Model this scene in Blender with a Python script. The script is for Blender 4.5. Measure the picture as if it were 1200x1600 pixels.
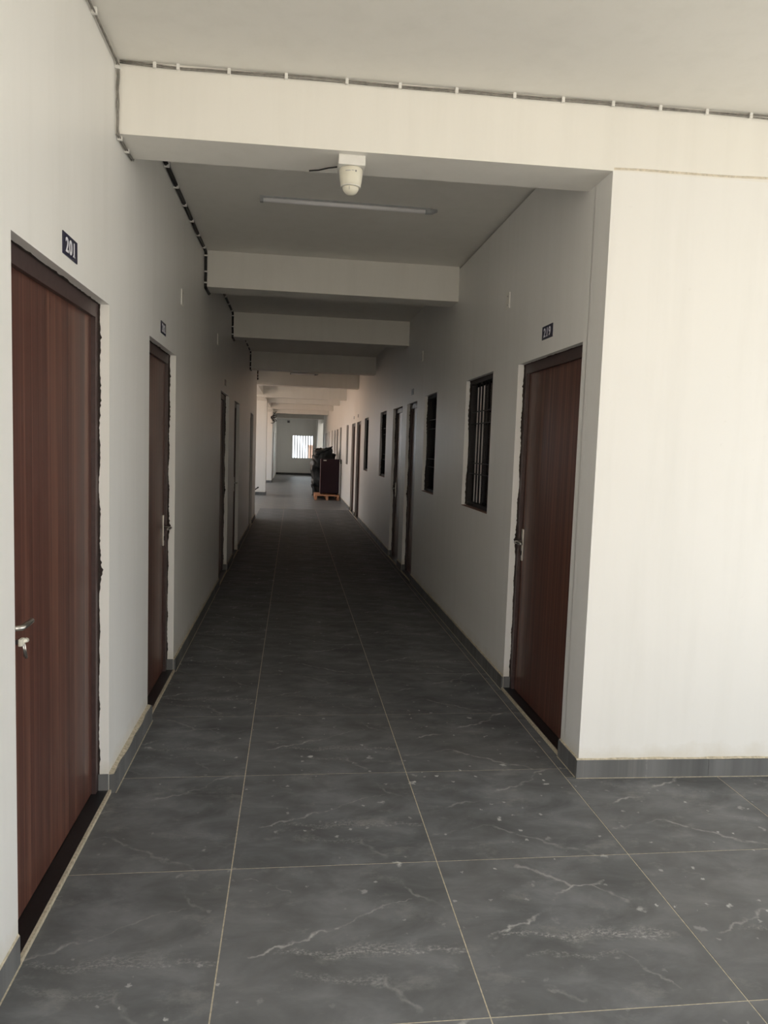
import bpy, bmesh, math, random
from mathutils import Vector, Matrix, noise

# ------------------------------------------------------------------ clean
for o in list(bpy.data.objects):
    bpy.data.objects.remove(o, do_unlink=True)
scene = bpy.context.scene
COL = scene.collection
rnd = random.Random(7)

# ------------------------------------------------------------------ camera
CX, CY, CZ = 0.1981, -2.7102, 1.6254
YAW, PITCH, ROLL, FPX = -0.1262, -0.0872, 0.0338, 1139.86
fwd = Vector((-math.sin(YAW) * math.cos(PITCH), math.cos(YAW) * math.cos(PITCH), math.sin(PITCH)))
rgt = Vector((math.cos(YAW), math.sin(YAW), 0))
upv = rgt.cross(fwd)
r2 = math.cos(ROLL) * rgt + math.sin(ROLL) * upv
u2 = -math.sin(ROLL) * rgt + math.cos(ROLL) * upv
cam_d = bpy.data.cameras.new('camera')
cam = bpy.data.objects.new('camera', cam_d)
COL.objects.link(cam)
cam.matrix_world = Matrix(((r2.x, u2.x, -fwd.x, CX), (r2.y, u2.y, -fwd.y, CY), (r2.z, u2.z, -fwd.z, CZ), (0, 0, 0, 1)))
cam_d.sensor_fit = 'VERTICAL'
cam_d.sensor_height = 32.0
cam_d.sensor_width = 24.0
cam_d.lens = FPX / 1600.0 * 32.0
cam_d.clip_start = 0.02
cam_d.clip_end = 500
scene.camera = cam

# ------------------------------------------------------------------ sky / exposure
world = bpy.data.worlds.new('overcast_sky')
scene.world = world
world.use_nodes = True
bg = world.node_tree.nodes['Background']
bg.inputs['Color'].default_value = (0.91, 0.96, 1.0, 1)
bg.inputs['Strength'].default_value = 3.1
sun_d = bpy.data.lights.new('sun', 'SUN')
sun_d.energy = 15.0
sun_d.angle = 0.03
sun_d.color = (1.0, 0.95, 0.87)
sun = bpy.data.objects.new('sun', sun_d)
COL.objects.link(sun)
sun.location = (25, 35, 45)
sun.rotation_euler = Vector((-0.55, -0.75, -1.0)).to_track_quat('-Z', 'Y').to_euler()
vs = scene.view_settings
vs.view_transform = 'Standard'
vs.look = 'None'
vs.exposure = 0.0
vs.gamma = 1.0
vs.use_curve_mapping = False

# ------------------------------------------------------------------ key dimensions
XL, XR = -0.608, 1.663          # corridor wall faces
ZC, ZB = 3.27, 2.962            # ceiling, beam underside
Y1 = 0.726                      # first beam / facing wall plane
SK = -0.0239                    # slight skew of that plane
def y1(x): return Y1 + SK * (x - 0.5)
YLW = 13.45                     # left wall ends here
YEND = 38.0
YRE = 34.3                      # the right hand rooms end here, the last stretch is open on that side
YB = -3.15                      # open rear edge of the lobby
YLB = -2.3                     # left hand rooms begin here; the lobby is open to the left behind that

# ------------------------------------------------------------------ materials
def new_mat(name):
    m = bpy.data.materials.new(name)
    m.use_nodes = True
    nt = m.node_tree
    b = nt.nodes['Principled BSDF']
    return m, nt, b

def N(nt, typ, **kw):
    n = nt.nodes.new(typ)
    for k, v in kw.items():
        if k.startswith('_'):
            n.inputs[k[1:].replace('_', ' ')].default_value = v
        else:
            setattr(n, k, v)
    return n

def L(nt, a, b): nt.links.new(a, b)

def ramp(nt, fac, stops, interp='LINEAR'):
    r = nt.nodes.new('ShaderNodeValToRGB')
    r.color_ramp.interpolation = interp
    els = r.color_ramp.elements
    while len(els) < len(stops): els.new(0.5)
    for e, (p, c) in zip(els, stops):
        e.position = p
        e.color = (c[0], c[1], c[2], 1) if not isinstance(c, (int, float)) else (c, c, c, 1)
    L(nt, fac, r.inputs['Fac'])
    return r.outputs['Color']

def noise_tex(nt, vec, scale, detail=3, rough=0.5, dist=0.0):
    n = nt.nodes.new('ShaderNodeTexNoise')
    n.inputs['Scale'].default_value = scale
    n.inputs['Detail'].default_value = detail
    n.inputs['Roughness'].default_value = rough
    n.inputs['Distortion'].default_value = dist
    if vec is not None: L(nt, vec, n.inputs['Vector'])
    return n.outputs['Fac']

def mapping(nt, vec, scale=(1, 1, 1), loc=(0, 0, 0)):
    m = nt.nodes.new('ShaderNodeMapping')
    m.inputs['Scale'].default_value = scale
    m.inputs['Location'].default_value = loc
    L(nt, vec, m.inputs['Vector'])
    return m.outputs['Vector']

def mixc(nt, fac, a, b, mode='MIX'):
    m = nt.nodes.new('ShaderNodeMix')
    m.data_type = 'RGBA'
    m.blend_type = mode
    for sock, v in ((m.inputs[0], fac), (m.inputs[6], a), (m.inputs[7], b)):
        if isinstance(v, (int, float)): sock.default_value = v
        elif isinstance(v, tuple): sock.default_value = (v[0], v[1], v[2], 1)
        else: L(nt, v, sock)
    return m.outputs[2]

def mth(nt, op, a, b=None, c=None, clamp=False):
    m = nt.nodes.new('ShaderNodeMath')
    m.operation = op
    m.use_clamp = clamp
    for i, v in enumerate((a, b, c)):
        if v is None: continue
        if isinstance(v, (int, float)): m.inputs[i].default_value = v
        else: L(nt, v, m.inputs[i])
    return m.outputs[0]

def bump(nt, b, height, strength=0.2, dist=0.01):
    n = nt.nodes.new('ShaderNodeBump')
    n.inputs['Strength'].default_value = strength
    n.inputs['Distance'].default_value = dist
    L(nt, height, n.inputs['Height'])
    L(nt, n.outputs['Normal'], b.inputs['Normal'])

def pos(nt):
    return nt.nodes.new('ShaderNodeNewGeometry').outputs['Position']

def objco(nt):
    return nt.nodes.new('ShaderNodeTexCoord').outputs['Object']

def simple(name, col, rough=0.5, metal=0.0, var=0.12, scale=25.0, bmp=0.0, spec=0.5):
    m, nt, b = new_mat(name)
    b.inputs['Specular IOR Level'].default_value = spec
    f = noise_tex(nt, pos(nt), scale, 4)
    lo = tuple(c * (1 - var) for c in col); hi = tuple(min(1, c * (1 + var)) for c in col)
    L(nt, ramp(nt, f, [(0.3, lo), (0.7, hi)]), b.inputs['Base Color'])
    b.inputs['Roughness'].default_value = rough
    b.inputs['Metallic'].default_value = metal
    if bmp: bump(nt, b, f, bmp, 0.004)
    return m

def wall_paint(name, col=(0.89, 0.88, 0.855), rough=0.42, stain=True, spec=0.5):
    m, nt, b = new_mat(name)
    p = pos(nt)
    big = noise_tex(nt, p, 0.9, 3, 0.55)
    st = noise_tex(nt, mapping(nt, p, (9, 9, 0.7)), 1.0, 4, 0.6)
    c0 = ramp(nt, big, [(0.3, tuple(x * 0.965 for x in col)), (0.7, col)])
    c1 = mixc(nt, mth(nt, 'MULTIPLY', ramp(nt, st, [(0.45, 0), (0.75, 1)]), 0.22), c0, (col[0] * 0.82, col[1] * 0.82, col[2] * 0.8))
    # sparse scuffs
    sc = noise_tex(nt, mapping(nt, p, (3, 3, 5)), 6.0, 5, 0.7)
    c2 = mixc(nt, mth(nt, 'MULTIPLY', ramp(nt, sc, [(0.68, 0), (0.74, 1)]), 0.10), c1, (0.45, 0.42, 0.36))
    if stain:
        # cement smears left just above the skirting tiles
        sx = nt.nodes.new('ShaderNodeSeparateXYZ'); L(nt, p, sx.inputs[0])
        edge = mth(nt, 'ADD', mth(nt, 'MULTIPLY', noise_tex(nt, p, 7.0, 4, 0.6), 0.16), 0.05)
        d = mth(nt, 'SUBTRACT', edge, mth(nt, 'SUBTRACT', sx.outputs['Z'], 0.04))
        k = mth(nt, 'MULTIPLY', d, 9.0, clamp=True)
        c2 = mixc(nt, mth(nt, 'MULTIPLY', k, 0.45), c2, (0.56, 0.48, 0.33))
    L(nt, c2, b.inputs['Base Color'])
    b.inputs['Roughness'].default_value = rough
    b.inputs['Specular IOR Level'].default_value = spec
    h = mth(nt, 'ADD', mth(nt, 'MULTIPLY', noise_tex(nt, p, 5.0, 3), 0.7), mth(nt, 'MULTIPLY', noise_tex(nt, mapping(nt, p, (30, 30, 6)), 1.0, 3), 0.12))
    bump(nt, b, h, 0.22, 0.012)
    return m

# --- distance-to-segment node group for the printed marble veins
def seg_group():
    g = bpy.data.node_groups.new('vein_segment', 'ShaderNodeTree')
    for nm, ty in (('P', 'NodeSocketVector'), ('A', 'NodeSocketVector'), ('B', 'NodeSocketVector'), ('W', 'NodeSocketFloat')):
        g.interface.new_socket(nm, in_out='INPUT', socket_type=ty)
    g.interface.new_socket('Mask', in_out='OUTPUT', socket_type='NodeSocketFloat')
    gi = g.nodes.new('NodeGroupInput'); go = g.nodes.new('NodeGroupOutput')
    def vm(op, a, b=None):
        n = g.nodes.new('ShaderNodeVectorMath'); n.operation = op
        g.links.new(a, n.inputs[0])
        if b is not None: g.links.new(b, n.inputs[1])
        return n
    pa = vm('SUBTRACT', gi.outputs['P'], gi.outputs['A']).outputs[0]
    ba = vm('SUBTRACT', gi.outputs['B'], gi.outputs['A']).outputs[0]
    d1 = vm('DOT_PRODUCT', pa, ba).outputs['Value']
    d2 = vm('DOT_PRODUCT', ba, ba).outputs['Value']
    h = g.nodes.new('ShaderNodeMath'); h.operation = 'DIVIDE'; h.use_clamp = True
    g.links.new(d1, h.inputs[0]); g.links.new(d2, h.inputs[1])
    s = g.nodes.new('ShaderNodeVectorMath'); s.operation = 'SCALE'
    g.links.new(ba, s.inputs[0]); g.links.new(h.outputs[0], s.inputs['Scale'])
    df = vm('SUBTRACT', pa, s.outputs[0]).outputs[0]
    ln = vm('LENGTH', df).outputs['Value']
    q = g.nodes.new('ShaderNodeMath'); q.operation = 'DIVIDE'
    g.links.new(ln, q.inputs[0]); g.links.new(gi.outputs['W'], q.inputs[1])
    iv = g.nodes.new('ShaderNodeMath'); iv.operation = 'SUBTRACT'; iv.use_clamp = True; iv.inputs[0].default_value = 1.0
    g.links.new(q.outputs[0], iv.inputs[1])
    g.links.new(iv.outputs[0], go.inputs['Mask'])
    return g
SEG = seg_group()

def tile_mat(name, veins, procedural_grid=False, base=(0.125, 0.127, 0.130)):
    m, nt, b = new_mat(name)
    w = pos(nt)
    if procedural_grid:
        # local tile coordinate = world position modulo the 0.8 m tile
        sx = nt.nodes.new('ShaderNodeSeparateXYZ'); L(nt, w, sx.inputs[0])
        fx = mth(nt, 'FLOORED_MODULO', sx.outputs['X'], 0.8); fy = mth(nt, 'FLOORED_MODULO', sx.outputs['Y'], 0.8)
        cb = nt.nodes.new('ShaderNodeCombineXYZ'); L(nt, fx, cb.inputs[0]); L(nt, fy, cb.inputs[1])
        oc = cb.outputs[0]
    else:
        oc = objco(nt)
    # clouded stone body
    cl = noise_tex(nt, mapping(nt, oc, (2.2, 3.6, 0)), 1.6, 5, 0.6, 0.4)
    body = ramp(nt, cl, [(0.30, tuple(x * 0.66 for x in base)), (0.5, base), (0.70, tuple(x * 1.5 for x in base))])
    dust = noise_tex(nt, w, 0.8, 4, 0.6)
    body = mixc(nt, mth(nt, 'MULTIPLY', ramp(nt, dust, [(0.4, 0), (0.75, 1)]), 0.28), body, (0.26, 0.25, 0.235))
    # wobble the coordinate so veins meander
    oi = nt.nodes.new('ShaderNodeObjectInfo')
    def wobble(src, scale, amp, det):
        wob = nt.nodes.new('ShaderNodeTexNoise'); wob.inputs['Scale'].default_value = scale; wob.inputs['Detail'].default_value = det; wob.inputs['Roughness'].default_value = 0.6
        L(nt, oc, wob.inputs['Vector'])
        wv = nt.nodes.new('ShaderNodeVectorMath'); wv.operation = 'MULTIPLY_ADD'
        L(nt, wob.outputs['Color'], wv.inputs[0]); wv.inputs[1].default_value = (amp, amp, 0); wv.inputs[2].default_value = (-amp / 2, -amp / 2, 0)
        pv = nt.nodes.new('ShaderNodeVectorMath'); pv.operation = 'ADD'
        L(nt, src, pv.inputs[0]); L(nt, wv.outputs[0], pv.inputs[1])
        return pv.outputs[0]
    flat = nt.nodes.new('ShaderNodeVectorMath'); flat.operation = 'MULTIPLY'
    L(nt, wobble(wobble(oc, 5.0, 0.16, 3), 30.0, 0.035, 5), flat.inputs[0]); flat.inputs[1].default_value = (1, 1, 0)
    acc = smear = None
    for (ax, ay, bx, by, wd, amp) in veins:
        s_ = nt.nodes.new('ShaderNodeGroup'); s_.node_tree = SEG
        L(nt, flat.outputs[0], s_.inputs['P'])
        s_.inputs['A'].default_value = (ax, ay, 0); s_.inputs['B'].default_value = (bx, by, 0); s_.inputs['W'].default_value = wd
        v = mth(nt, 'MULTIPLY', s_.outputs['Mask'], amp)
        if wd > 0.014: smear = v if smear is None else mth(nt, 'MAXIMUM', smear, v)
        else: acc = v if acc is None else mth(nt, 'MAXIMUM', acc, v)
    brk = ramp(nt, noise_tex(nt, mapping(nt, oc, (7, 7, 0)), 1.0, 4, 0.7), [(0.40, 0.04), (0.58, 1.0)])
    veinm = mth(nt, 'MULTIPLY', acc, brk, clamp=True)
    if smear is not None:
        grit = ramp(nt, noise_tex(nt, mapping(nt, oc, (70, 110, 0)), 1.0, 5, 0.75), [(0.47, 0.0), (0.60, 1.0)])
        veinm = mth(nt, 'MAXIMUM', veinm, mth(nt, 'MULTIPLY', smear, grit))
    veinm = mth(nt, 'MULTIPLY', veinm, mth(nt, 'MULTIPLY_ADD', oi.outputs['Random'], 0.7, 0.35), clamp=True)
    body = mixc(nt, veinm, body, (0.47, 0.455, 0.43))
    blot = mth(nt, 'MULTIPLY', ramp(nt, noise_tex(nt, mapping(nt, w, (1, 1.6, 0), (1.3, 0.2, 0)), 4.5, 6, 0.72), [(0.56, 0), (0.70, 1)]), 0.30)
    body = mixc(nt, blot, body, (0.33, 0.32, 0.30))
    # fine dry scratches
    scr = noise_tex(nt, mapping(nt, w, (5, 60, 0)), 1.0, 3, 0.7)
    body = mixc(nt, mth(nt, 'MULTIPLY', ramp(nt, scr, [(0.69, 0), (0.73, 1)]), 0.28), body, (0.36, 0.35, 0.33))
    # dropped paint: voronoi cells, a few of them carrying a small splash
    def drops(scale, thr, rad, off):
        vo = nt.nodes.new('ShaderNodeTexVoronoi'); vo.voronoi_dimensions = '2D'; vo.inputs['Scale'].default_value = scale
        wo = nt.nodes.new('ShaderNodeTexNoise'); wo.inputs['Scale'].default_value = scale * 5; wo.inputs['Detail'].default_value = 3
        L(nt, w, wo.inputs['Vector'])
        ma = nt.nodes.new('ShaderNodeVectorMath'); ma.operation = 'MULTIPLY_ADD'
        L(nt, wo.outputs['Color'], ma.inputs[0]); ma.inputs[1].default_value = (0.42 / scale,) * 3; L(nt, mapping(nt, w, (1, 1, 0), off), ma.inputs[2])
        L(nt, ma.outputs[0], vo.inputs['Vector'])
        sc = nt.nodes.new('ShaderNodeSeparateColor'); L(nt, vo.outputs['Color'], sc.inputs[0])
        pick = mth(nt, 'GREATER_THAN', sc.outputs[0], thr)
        rr = mth(nt, 'MULTIPLY_ADD', sc.outputs[1], rad, rad * 0.25)
        near = mth(nt, 'MULTIPLY', mth(nt, 'SUBTRACT', rr, vo.outputs['Distance']), 18.0, clamp=True)
        return mth(nt, 'MULTIPLY', mth(nt, 'MULTIPLY', near, pick), mth(nt, 'MULTIPLY_ADD', sc.outputs[2], 0.7, 0.3))
    region = ramp(nt, noise_tex(nt, mapping(nt, w, (1, 1, 0), (3.1, 1.7, 0)), 0.55, 2), [(0.40, 0.15), (0.56, 1)])
    dr = mth(nt, 'MAXIMUM', drops(6.0, 0.82, 0.10, (0.3, 0.1, 0)), drops(15.0, 0.80, 0.12, (0.7, 0.9, 0)))
    dr = mth(nt, 'MULTIPLY', dr, region)
    body = mixc(nt, mth(nt, 'MULTIPLY', dr, 0.85, clamp=True), body, (0.60, 0.59, 0.56))
    if procedural_grid:
        def line(f):
            d = mth(nt, 'MINIMUM', f, mth(nt, 'SUBTRACT', 0.8, f))
            return mth(nt, 'LESS_THAN', d, 0.0022)
        body = mixc(nt, mth(nt, 'MULTIPLY', mth(nt, 'MAXIMUM', line(fx), line(fy)), 0.5), body, (0.30, 0.27, 0.22))
    L(nt, body, b.inputs['Base Color'])
    L(nt, mth(nt, 'ADD', ramp(nt, dust, [(0.3, 0.60), (0.75, 0.72)]), mth(nt, 'MULTIPLY', dr, 0.2)), b.inputs['Roughness'])
    b.inputs['Specular IOR Level'].default_value = 0.45 if procedural_grid else 0.16
    if procedural_grid:
        for l in list(b.inputs['Roughness'].links): nt.links.remove(l)
        b.inputs['Roughness'].default_value = 0.40
    bump(nt, b, noise_tex(nt, oc, 90.0, 2), 0.03, 0.002)
    return m

VA = [(0.18, 0.32, 0.80, 0.27, 0.020, 0.75), (0.40, 0.315, 0.62, 0.30, 0.045, 0.55), (0.09, 0.31, 0.38, 0.44, 0.008, 0.9), (0.38, 0.44, 0.66, 0.58, 0.006, 0.55),
      (0.24, 0.20, 0.52, 0.17, 0.020, 0.40), (0.52, 0.17, 0.60, 0.05, 0.012, 0.45), (0.05, 0.72, 0.24, 0.64, 0.006, 0.30), (0.62, 0.70, 0.78, 0.46, 0.010, 0.35)]
VB = [(0.14, 0.36, 0.70, 0.30, 0.018, 0.8), (0.36, 0.34, 0.50, 0.33, 0.045, 0.6), (0.60, 0.33, 0.70, 0.29, 0.04, 0.5), (0.08, 0.35, 0.28, 0.44, 0.008, 0.9), (0.28, 0.44, 0.47, 0.60, 0.008, 0.7), (0.47, 0.60, 0.62, 0.64, 0.008, 0.7),
      (0.32, 0.76, 0.47, 0.60, 0.012, 0.5), (0.55, 0.62, 0.66, 0.48, 0.012, 0.4), (0.18, 0.24, 0.50, 0.23, 0.018, 0.4), (0.50, 0.23, 0.62, 0.08, 0.006, 0.35), (0.2, 0.12, 0.32, 0.03, 0.012, 0.4)]
VC = [(0.10, 0.42, 0.33, 0.52, 0.010, 0.8), (0.33, 0.52, 0.74, 0.78, 0.011, 0.95), (0.30, 0.24, 0.66, 0.02, 0.011, 0.75), (0.03, 0.18, 0.30, 0.26, 0.008, 0.45), (0.52, 0.30, 0.76, 0.22, 0.016, 0.3), (0.10, 0.66, 0.26, 0.60, 0.02, 0.3)]
M_TILE = [tile_mat('marble_tile_a', VA), tile_mat('marble_tile_b', VB), tile_mat('marble_tile_c', VC)]
M_FLOORFAR = tile_mat('marble_floor', VB, True)
M_SKIRT = tile_mat('skirting_tile', [(0.0, 0.05, 0.30, 0.02, 0.006, 0.5), (0.42, 0.0, 0.36, 0.09, 0.007, 0.6), (0.6, 0.08, 0.75, 0.03, 0.006, 0.4)], base=(0.135, 0.137, 0.138))
M_GROUT = simple('grout', (0.50, 0.44, 0.33), 0.9, var=0.25, scale=60)
M_WALL = wall_paint('white_wall_paint')
M_CEIL = wall_paint('ceiling_paint', (0.88, 0.86, 0.81), 0.6, stain=False, spec=0.3)
M_CONC = simple('outdoor_ground', (0.40, 0.37, 0.315), 0.9, var=0.15, scale=0.6)
M_BLACK = simple('black_granite', (0.012, 0.012, 0.013), 0.28, var=0.3, scale=80)
M_FRAME = simple('brown_door_frame', (0.060, 0.036, 0.034), 0.42, var=0.15, scale=40)
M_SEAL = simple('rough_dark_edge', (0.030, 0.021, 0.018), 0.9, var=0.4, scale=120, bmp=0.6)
M_STEEL = simple('satin_steel', (0.55, 0.53, 0.50), 0.28, 1.0, var=0.06, scale=60)
M_DKSTEEL = simple('dark_grille_metal', (0.010, 0.010, 0.012), 0.55, 0.0, var=0.2, scale=60)
M_WFRAME = simple('dark_window_frame', (0.010, 0.007, 0.007), 0.6, var=0.25, scale=60)
M_NAVY = simple('navy_enamel', (0.010, 0.010, 0.040), 0.35, var=0.1)
M_WHITE = simple('white_plastic', (0.80, 0.79, 0.76), 0.4, var=0.03)
M_LETTER = simple('white_lettering', (0.78, 0.78, 0.85), 0.5, var=0.03)
M_CREAM = simple('cream_plastic', (0.78, 0.75, 0.64), 0.38, var=0.03)
M_LABEL = simple('grey_print', (0.18, 0.18, 0.19), 0.6, var=0.3, scale=300)
M_CABLE_G = simple('grey_cable', (0.24, 0.225, 0.205), 0.5, var=0.3, scale=40)
M_CABLE_B = simple('black_cable', (0.014, 0.013, 0.013), 0.5, var=0.3, scale=40)
M_SILL = simple('brown_sill', (0.20, 0.10, 0.065), 0.6, var=0.2)
M_STRIP = simple('pale_strip_finish', (0.86, 0.82, 0.79), 0.6, var=0.05)
M_PALLET = simple('raw_pine', (0.50, 0.24, 0.13), 0.7, var=0.25, scale=18)
M_MAROON = simple('maroon_enamel', (0.016, 0.004, 0.008), 0.4, var=0.08, spec=0.2)
M_PINK = simple('pink_edge_highlight', (0.34, 0.22, 0.23), 0.3, 0.4, var=0.05)
M_PLASTIC = simple('black_sheeting', (0.008, 0.010, 0.011), 0.45, var=0.5, scale=9, bmp=0.4, spec=0.3)
M_RUBBER = simple('black_rubber', (0.012, 0.012, 0.012), 0.6, var=0.2)
M_RENDER = simple('brown_render', (0.36, 0.24, 0.19), 0.85, var=0.1, scale=3)
M_BOUNCE_TAN = simple('bounce_block_tan', (0.55, 0.50, 0.44), 0.85, var=0.08, scale=2)
M_BOUNCE_TERRA = simple('bounce_block_terracotta', (0.60, 0.42, 0.31), 0.85, var=0.08, scale=2)
M_TUBE = simple('milky_diffuser', (0.90, 0.89, 0.91), 0.35, var=0.02)
M_GREY = simple('grey_end_cap', (0.36, 0.37, 0.38), 0.4, var=0.1)

def wood_mat():
    m, nt, b = new_mat('reddish_brown_laminate')
    p = pos(nt)
    g1 = noise_tex(nt, mapping(nt, p, (38, 38, 0.20)), 1.0, 3, 0.55)
    g2 = noise_tex(nt, mapping(nt, p, (120, 120, 0.9)), 1.0, 3, 0.6)
    c = ramp(nt, g1, [(0.36, (0.070, 0.029, 0.023)), (0.45, (0.128, 0.051, 0.037)), (0.50, (0.082, 0.034, 0.026)), (0.57, (0.200, 0.088, 0.060)), (0.65, (0.105, 0.043, 0.032))])
    c = mixc(nt, mth(nt, 'MULTIPLY', ramp(nt, g2, [(0.35, 0), (0.7, 1)]), 0.30), c, (0.062, 0.028, 0.022))
    L(nt, c, b.inputs['Base Color'])
    b.inputs['Roughness'].default_value = 0.36
    bump(nt, b, g2, 0.05, 0.002)
    return m
M_WOOD = wood_mat()

def glass_mat(name='window_glass', tint=(0.62, 0.66, 0.66, 1)):
    m, nt, b = new_mat(name)
    tr = nt.nodes.new('ShaderNodeBsdfTransparent'); tr.inputs[0].default_value = tint
    gl = nt.nodes.new('ShaderNodeBsdfGlossy'); gl.inputs['Roughness'].default_value = 0.06
    fr = nt.nodes.new('ShaderNodeFresnel'); fr.inputs[0].default_value = 1.45
    mx = nt.nodes.new('ShaderNodeMixShader')
    L(nt, fr.outputs[0], mx.inputs[0]); L(nt, tr.outputs[0], mx.inputs[1]); L(nt, gl.outputs[0], mx.inputs[2])
    L(nt, mx.outputs[0], nt.nodes['Material Output'].inputs['Surface'])
    return m
M_GLASS = glass_mat()
M_CLEAR = glass_mat('clear_glass', (0.95, 0.96, 0.96, 1))

# ------------------------------------------------------------------ mesh helpers
class MB:
    def __init__(self): self.v = []; self.f = []; self.sm = []
    def quad(self, *p, smooth=False):
        i = len(self.v); self.v += [tuple(q) for q in p]; self.f.append(tuple(range(i, i + len(p)))); self.sm.append(smooth); return self
    def box(self, a, b, sk=False):
        (x0, y0, z0), (x1, y1_, z1) = a, b
        if x0 > x1: x0, x1 = x1, x0
        if y0 > y1_: y0, y1_ = y1_, y0
        if z0 > z1: z0, z1 = z1, z0
        c = [(x0, y0, z0), (x1, y0, z0), (x1, y1_, z0), (x0, y1_, z0), (x0, y0, z1), (x1, y0, z1), (x1, y1_, z1), (x0, y1_, z1)]
        if sk: c = [(p[0], p[1] + SK * (p[0] - 0.5), p[2]) for p in c]
        i = len(self.v); self.v += c
        for f in ((0, 3, 2, 1), (4, 5, 6, 7), (0, 1, 5, 4), (1, 2, 6, 5), (2, 3, 7, 6), (3, 0, 4, 7)):
            self.f.append(tuple(i + k for k in f)); self.sm.append(False)
        return self
    def cbox(self, a, b, c):
        """box with all 12 edges chamfered by c"""
        bm = bmesh.new()
        bmesh.ops.create_cube(bm, size=1)
        for v in bm.verts:
            v.co = Vector([(a[k] + b[k]) / 2 + v.co[k] * abs(b[k] - a[k]) for k in range(3)])
        bmesh.ops.bevel(bm, geom=list(bm.edges), offset=c, segments=2, affect='EDGES', profile=0.7)
        bm.verts.index_update()
        i = len(self.v); self.v += [tuple(v.co) for v in bm.verts]
        for f in bm.faces: self.f.append(tuple(i + v.index for v in f.verts)); self.sm.append(False)
        bm.free(); return self
    def tube(self, pts, r, n=8, caps=True):
        pts = [Vector(p) for p in pts]
        rs = r if isinstance(r, (list, tuple)) else [r] * len(pts)
        i0 = len(self.v); prev = None
        for k, p in enumerate(pts):
            t = (pts[min(k + 1, len(pts) - 1)] - pts[max(k - 1, 0)]).normalized()
            if prev is None:
                prev = t.orthogonal().normalized()
            a = (prev - t * prev.dot(t))
            a = a.normalized() if a.length > 1e-6 else t.orthogonal().normalized()
            prev = a; b = t.cross(a)
            for j in range(n):
                q = 2 * math.pi * j / n
                self.v.append(tuple(p + (a * math.cos(q) + b * math.sin(q)) * rs[k]))
        for k in range(len(pts) - 1):
            for j in range(n):
                a0 = i0 + k * n + j; a1 = i0 + k * n + (j + 1) % n
                self.f.append((a0, a1, a1 + n, a0 + n)); self.sm.append(True)
        if caps:
            self.f.append(tuple(i0 + j for j in reversed(range(n)))); self.sm.append(False)
            e = i0 + (len(pts) - 1) * n
            self.f.append(tuple(e + j for j in range(n))); self.sm.append(False)
        return self
    def lathe(self, prof, c, n=24):
        """profile [(r, z)] spun round the vertical axis through c"""
        i0 = len(self.v)
        for (r, z) in prof:
            for j in range(n):
                q = 2 * math.pi * j / n
                self.v.append((c[0] + r * math.cos(q), c[1] + r * math.sin(q), c[2] + z))
        for k in range(len(prof) - 1):
            for j in range(n):
                a0 = i0 + k * n + j; a1 = i0 + k * n + (j + 1) % n
                self.f.append((a0, a1, a1 + n, a0 + n)); self.sm.append(True)
        self.f.append(tuple(i0 + j for j in reversed(range(n)))); self.sm.append(False)
        e = i0 + (len(prof) - 1) * n
        self.f.append(tuple(e + j for j in range(n))); self.sm.append(False)
        return self
    def mesh(self, name, mat, off=(0, 0, 0)):
        me = bpy.data.meshes.new(name)
        me.from_pydata([(p[0] - off[0], p[1] - off[1], p[2] - off[2]) for p in self.v], [], self.f)
        for p, s in zip(me.polygons, self.sm): p.use_smooth = s
        if mat: me.materials.append(mat)
        bm = bmesh.new(); bm.from_mesh(me); bmesh.ops.recalc_face_normals(bm, faces=bm.faces); bm.to_mesh(me); bm.free()
        return me
    def build(self, name, mat, parent=None, off=None):
        if off is None: off = root_loc(parent) if parent else (0, 0, 0)
        o = bpy.data.objects.new(name, self.mesh(name, mat, off))
        COL.objects.link(o)
        if parent: o.parent = parent
        return o

def root_loc(o):
    l = Vector((0, 0, 0))
    while o:
        l += o.location; o = o.parent
    return tuple(l)

def own(mb, name, mat, base):
    """a single-mesh thing whose origin sits at its base"""
    o = bpy.data.objects.new(name, mb.mesh(name, mat, base)); COL.objects.link(o); o.location = base
    return o

def empty(name, loc):
    o = bpy.data.objects.new(name, None); COL.objects.link(o); o.location = loc; o.empty_display_size = 0.1
    return o

def tag(o, label, cat=None, group=None, kind=None):
    o['label'] = label
    if cat: o['category'] = cat
    if group: o['group'] = group
    if kind: o['kind'] = kind
    return o

def struct(o, label, cat): return tag(o, label, cat, kind='structure')

# ------------------------------------------------------------------ openings
# doors: (y0, y1); windows: (y0, y1)
DL = [(-0.470, 0.650), (1.545, 2.470), (5.60, 6.62), (7.50, 8.45), (11.25, 12.2)]
DR = [(0.950, 2.035), (6.02, 6.80), (7.19, 8.14), (13.35, 14.35), (14.80, 15.85), (21.5, 22.5), (22.95, 23.95), (29.2, 30.2), (30.7, 31.7)]
WR = [(2.655, 3.500), (4.80, 5.50), (8.93, 9.74), (11.70, 12.50), (16.98, 17.75), (19.85, 20.7), (24.8, 25.6), (27.5, 28.3), (33.0, 33.8)]
DZ = 2.205
WZ0, WZ1 = 1.155, 2.225
TH = 0.20

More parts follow.
